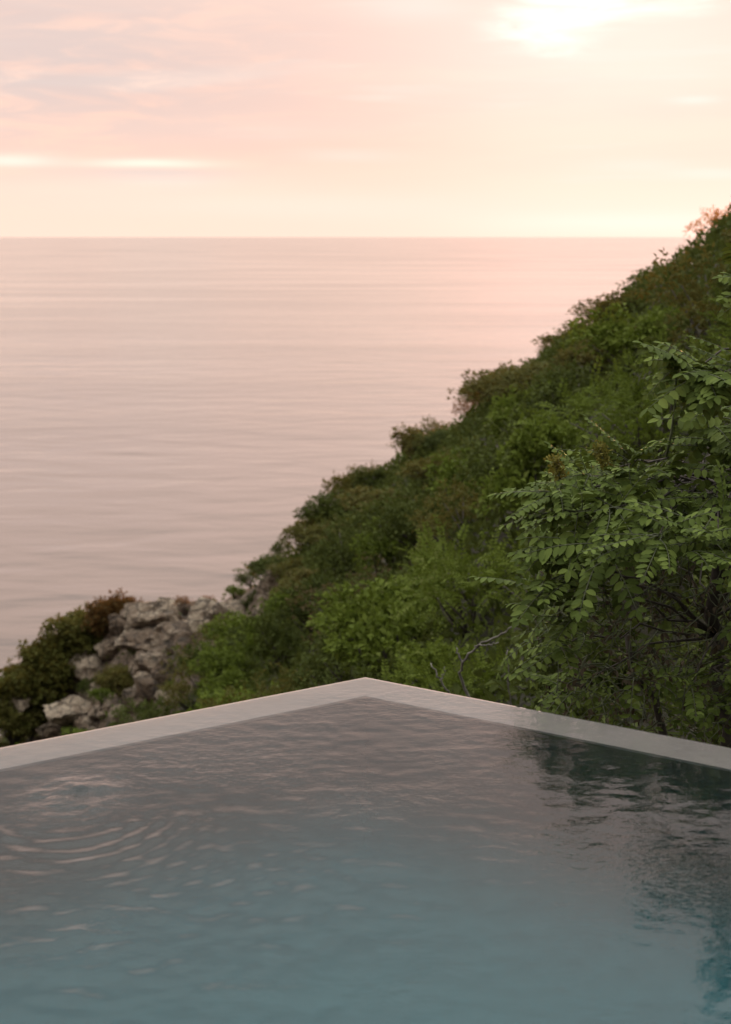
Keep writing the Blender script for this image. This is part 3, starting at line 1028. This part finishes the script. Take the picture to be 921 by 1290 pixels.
# two yellowish flower tufts at the crown's edge
for x, y, Y, hh in ((700, 582, 7.8, .085), (757, 566, 7.85, .075)):
    g = Geo()
    b0 = at(x + 6, y + 22, Y)
    t0 = at(x - 2, y - 6, Y)
    g.tube(curve(b0, t0, 0, 5, .002), np.linspace(.006, .003, 5), 5, 1)
    n = 260
    t = hr.random(n)
    c = b0 * (1 - t[:, None]) + t0 * t[:, None] + hr.normal(0, .012, (n, 3)) * [1.2, 1, .6]
    g.leaflets(c, hr.normal(0, 1, (n, 3)) + [0, 0, .4], hr.normal(0, 1, (n, 3)), hr.uniform(.010, .022, n), hr.uniform(.006, .011, n))
    o = link("flower_tuft", g.mesh("flower_tuft", True), [M_TUFT, M_STEM], shrub)
    o.matrix_parent_inverse = Matrix.Translation(-Vector(shrub_base))
g = Geo()
g.tube(np.array([at(840, 575, 7.9), at(846, 545, 7.85), at(850, 515, 7.8), at(851, 490, 7.75), at(853, 465, 7.7)]), [.0058, .0055, .005, .0045, .004], 6)
o = link("bare_stem", g.mesh("bare_stem", True), [M_STEM], shrub)
o.matrix_parent_inverse = Matrix.Translation(-Vector(shrub_base))

# dead branches on the slope behind the rim
def dead_branch(lines, label):
    g = Geo()
    for pts, r0, r1 in lines:
        P = np.array([at(*q) for q in pts])
        t = np.linspace(0, 1, len(P)); tt = np.linspace(0, 1, 4 * len(P))
        P = np.stack([np.interp(tt, t, P[:, k]) for k in range(3)], 1) + hr.normal(0, .006, (len(tt), 3))
        g.tube(P, np.linspace(r0, r1, len(tt)), 6)
    me = g.mesh("dead_branch", True)
    base = Vector(g.V[0][0])
    me.transform(Matrix.Translation(-base))
    o = link("dead_branch", me, [M_DEAD]); o.location = base
    tag(o, label, "branch")


dead_branch([([(600, 900, 12.0), (578, 850, 11.9), (584, 832, 11.8), (600, 815, 11.7), (630, 800, 11.6), (652, 786, 11.5)], .010, .004),
             ([(598, 816, 11.7), (612, 812, 11.6), (628, 810, 11.6)], .006, .003), ([(582, 835, 11.8), (575, 815, 11.8)], .007, .004)],
            "bare grey dead branch arching up from behind the pool rim")
dead_branch([([(580, 905, 12.4), (565, 872, 12.3), (550, 850, 12.2), (543, 835, 12.2)], .008, .004), ([(556, 858, 12.2), (561, 840, 12.2)], .006, .003)],
            "short grey dead stick leaning beside the arching dead branch")
dead_branch([([(645, 900, 12.2), (641, 860, 12.1), (639, 820, 12.0)], .006, .004)], "thin upright grey stick between the dead branch and the leafy shrub")

# ------------------------------------------------------------------ sky and sun
SUN_AZ, SUN_EL = R(12.0), R(3.0)       # azimuth to the right of straight ahead
world = bpy.data.worlds.new("World"); scene.world = world
world.use_nodes = True
nt = world.node_tree
for n in list(nt.nodes): nt.nodes.remove(n)
out = nt.nodes.new('ShaderNodeOutputWorld')
tc = nt.nodes.new('ShaderNodeTexCoord')
D = X(nt, tc.outputs['Generated'])
dx, dy, dz = sep(nt, D)
az = dx.op('ARCTAN2', dy)
zz = dz.clamp()
base = ramp(nt, zz, [(0, (1.10, .78, .635)), (.018, (1.10, .765, .615)), (.045, (1.08, .71, .565)), (.085, (1.03, .70, .575)), (.13, (.96, .69, .585)), (.21, (.86, .655, .57)), (.30, (.60, .515, .48)), (.55, (1.35, 1.29, 1.22)), (1, (2.2, 2.12, 2.05))])
# darker and cooler away from the sunset
caz = (az - SUN_AZ).op('COSINE')
away = caz.smooth(-.6, .95) * (1.0 - dz.smooth(.25, .7) * .0)
base = mix(nt, away, mix(nt, 1.0, base, mix(nt, dz.smooth(.1, .6), (.20, .22, .25), (.96, .97, 1.0)), 'MULTIPLY'), base)
# slightly dimmer to the left of the sun
side = (((az - SUN_AZ) * (az - SUN_AZ)) / -.030).exp()
base = mix(nt, side * .5 * (dz * -8.0).exp(), base, (1.08, .84, .71))
glow = (((az - SUN_AZ) * (az - SUN_AZ)) / -.011).exp() * (dz * -26.0).exp()
base = mix(nt, glow * .6, base, (1.75, 1.0, .80))
glow2 = (((az - .115) * (az - .115)) / -.0055).exp() * (dz * -6.0).exp()
base = mix(nt, glow2 * .5, base, (1.7, .90, .725))
# long flat clouds
cv = comb(nt, az * 3.2, dz * 26.0, 1.3)
cl = noise(nt, cv, 1.25, 6, .55, .3)
cl2 = noise(nt, comb(nt, az * 5.0, dz * 60.0, 4.7), 1.6, 5, .5, .2)
grey = cl.smooth(.44, .68) * dz.smooth(.012, .06)
base = mix(nt, grey * .36, base, mix(nt, 1.0, base, (.83, .84, .89), 'MULTIPLY'))
lite = cl2.smooth(.56, .74) * dz.smooth(.005, .03) * (1.0 - dz.smooth(.12, .3))
base = mix(nt, lite * .35, base, (1.0, .86, .76))


def blob(x, y, sx, sy, wig=.0):
    a0 = math.atan((x - 460.5) / F); z0 = (297 - y) / F
    wv = (cl2 - .5) * wig
    A = (az - a0) * (1 / (sx / F)); B = (dz + wv - z0) * (1 / (sy / F))
    return ((A * A + B * B) * -1.0).exp()


brk = noise(nt, comb(nt, az * 14.0, dz * 75.0, 2.2), 1.5, 6, .62, .6)
gap = (blob(690, 50, 80, 30, .02) + blob(790, 16, 130, 24, .02) + blob(900, -6, 110, 22, .02)).clamp()
base = mix(nt, (gap * 1.3 * (brk * 2.2 - .5)).smooth(.10, 1.05), base, (1.5, 1.2, 1.06))
base = mix(nt, (blob(60, 90, 330, 120, .01) * brk.smooth(.22, .58)) * .72, base, (.66, .575, .56))
base = mix(nt, blob(200, 223, 95, 8, .01) * .8 + blob(330, 165, 160, 16, .01) * .2, base, (.82, .68, .62))
for x, y, sx, sy, w, c in ((190, 209, 75, 5, 1.0, (1.12, .93, .78)), (20, 206, 55, 8, .95, (1.10, .91, .78)), (215, 232, 70, 7, .35, (1.04, .86, .75)), (130, 240, 220, 16, .25, (1.04, .85, .74)),
                           (440, 200, 60, 6, .35, (1.04, .84, .74)), (760, 60, 260, 100, .5, (1.08, .95, .85)), (520, 22, 70, 16, .4, (1.04, .90, .82)),
                           (866, 135, 28, 5, .6, (1.08, .95, .85)), (890, 222, 60, 6, .5, (1.07, .93, .82)), (800, 212, 60, 8, .3, (1.06, .92, .82)), (800, 280, 170, 14, .75, (1.10, .96, .82)), (400, 262, 300, 16, .4, (1.04, .86, .74))):
    base = mix(nt, blob(x, y, sx, sy, .006) * w, base, c)
# the lower half: what lies beyond the horizon
base = mix(nt, dz.smooth(-.02, -.002), (.30, .25, .24), base)
bg = nt.nodes.new('ShaderNodeBackground'); nt.links.new(base.s, bg.inputs[0]); bg.inputs[1].default_value = .98
sky = nt.nodes.new('ShaderNodeTexSky'); sky.sky_type = 'NISHITA'; sky.sun_disc = False
sky.sun_elevation = SUN_EL; sky.sun_rotation = SUN_AZ; sky.dust_density = 2.5
bg2 = nt.nodes.new('ShaderNodeBackground'); nt.links.new(mix(nt, dz.smooth(.30, .75), (0, 0, 0), X(nt, sky.outputs[0])).s, bg2.inputs[0]); bg2.inputs[1].default_value = .05
ad = nt.nodes.new('ShaderNodeAddShader')
nt.links.new(bg.outputs[0], ad.inputs[0]); nt.links.new(bg2.outputs[0], ad.inputs[1])
nt.links.new(ad.outputs[0], out.inputs['Surface'])
world.cycles.sampling_method = 'MANUAL'
world.cycles.sample_map_resolution = 1024

sd = bpy.data.lights.new("sun", 'SUN'); sd.energy = 3.5; sd.angle = R(3); sd.color = (1.0, .46, .18)
so = bpy.data.objects.new("sun", sd); C.objects.link(so)
sdir = Vector((math.sin(SUN_AZ) * math.cos(SUN_EL), math.cos(SUN_AZ) * math.cos(SUN_EL), math.sin(SUN_EL)))
so.rotation_euler = sdir.to_track_quat('Z', 'Y').to_euler()

# ------------------------------------------------------------------ render settings
scene.view_settings.view_transform = 'Standard'
scene.view_settings.look = 'None'
scene.view_settings.gamma = 1
scene.view_settings.exposure = .14
scene.view_settings.use_curve_mapping = False
cy = scene.cycles
cy.use_denoising = True
cy.max_bounces = 10; cy.transmission_bounces = 8; cy.transparent_max_bounces = 8
cy.glossy_bounces = 4; cy.diffuse_bounces = 3
cy.sample_clamp_indirect = 6
cy.caustics_refractive = True; cy.caustics_reflective = True
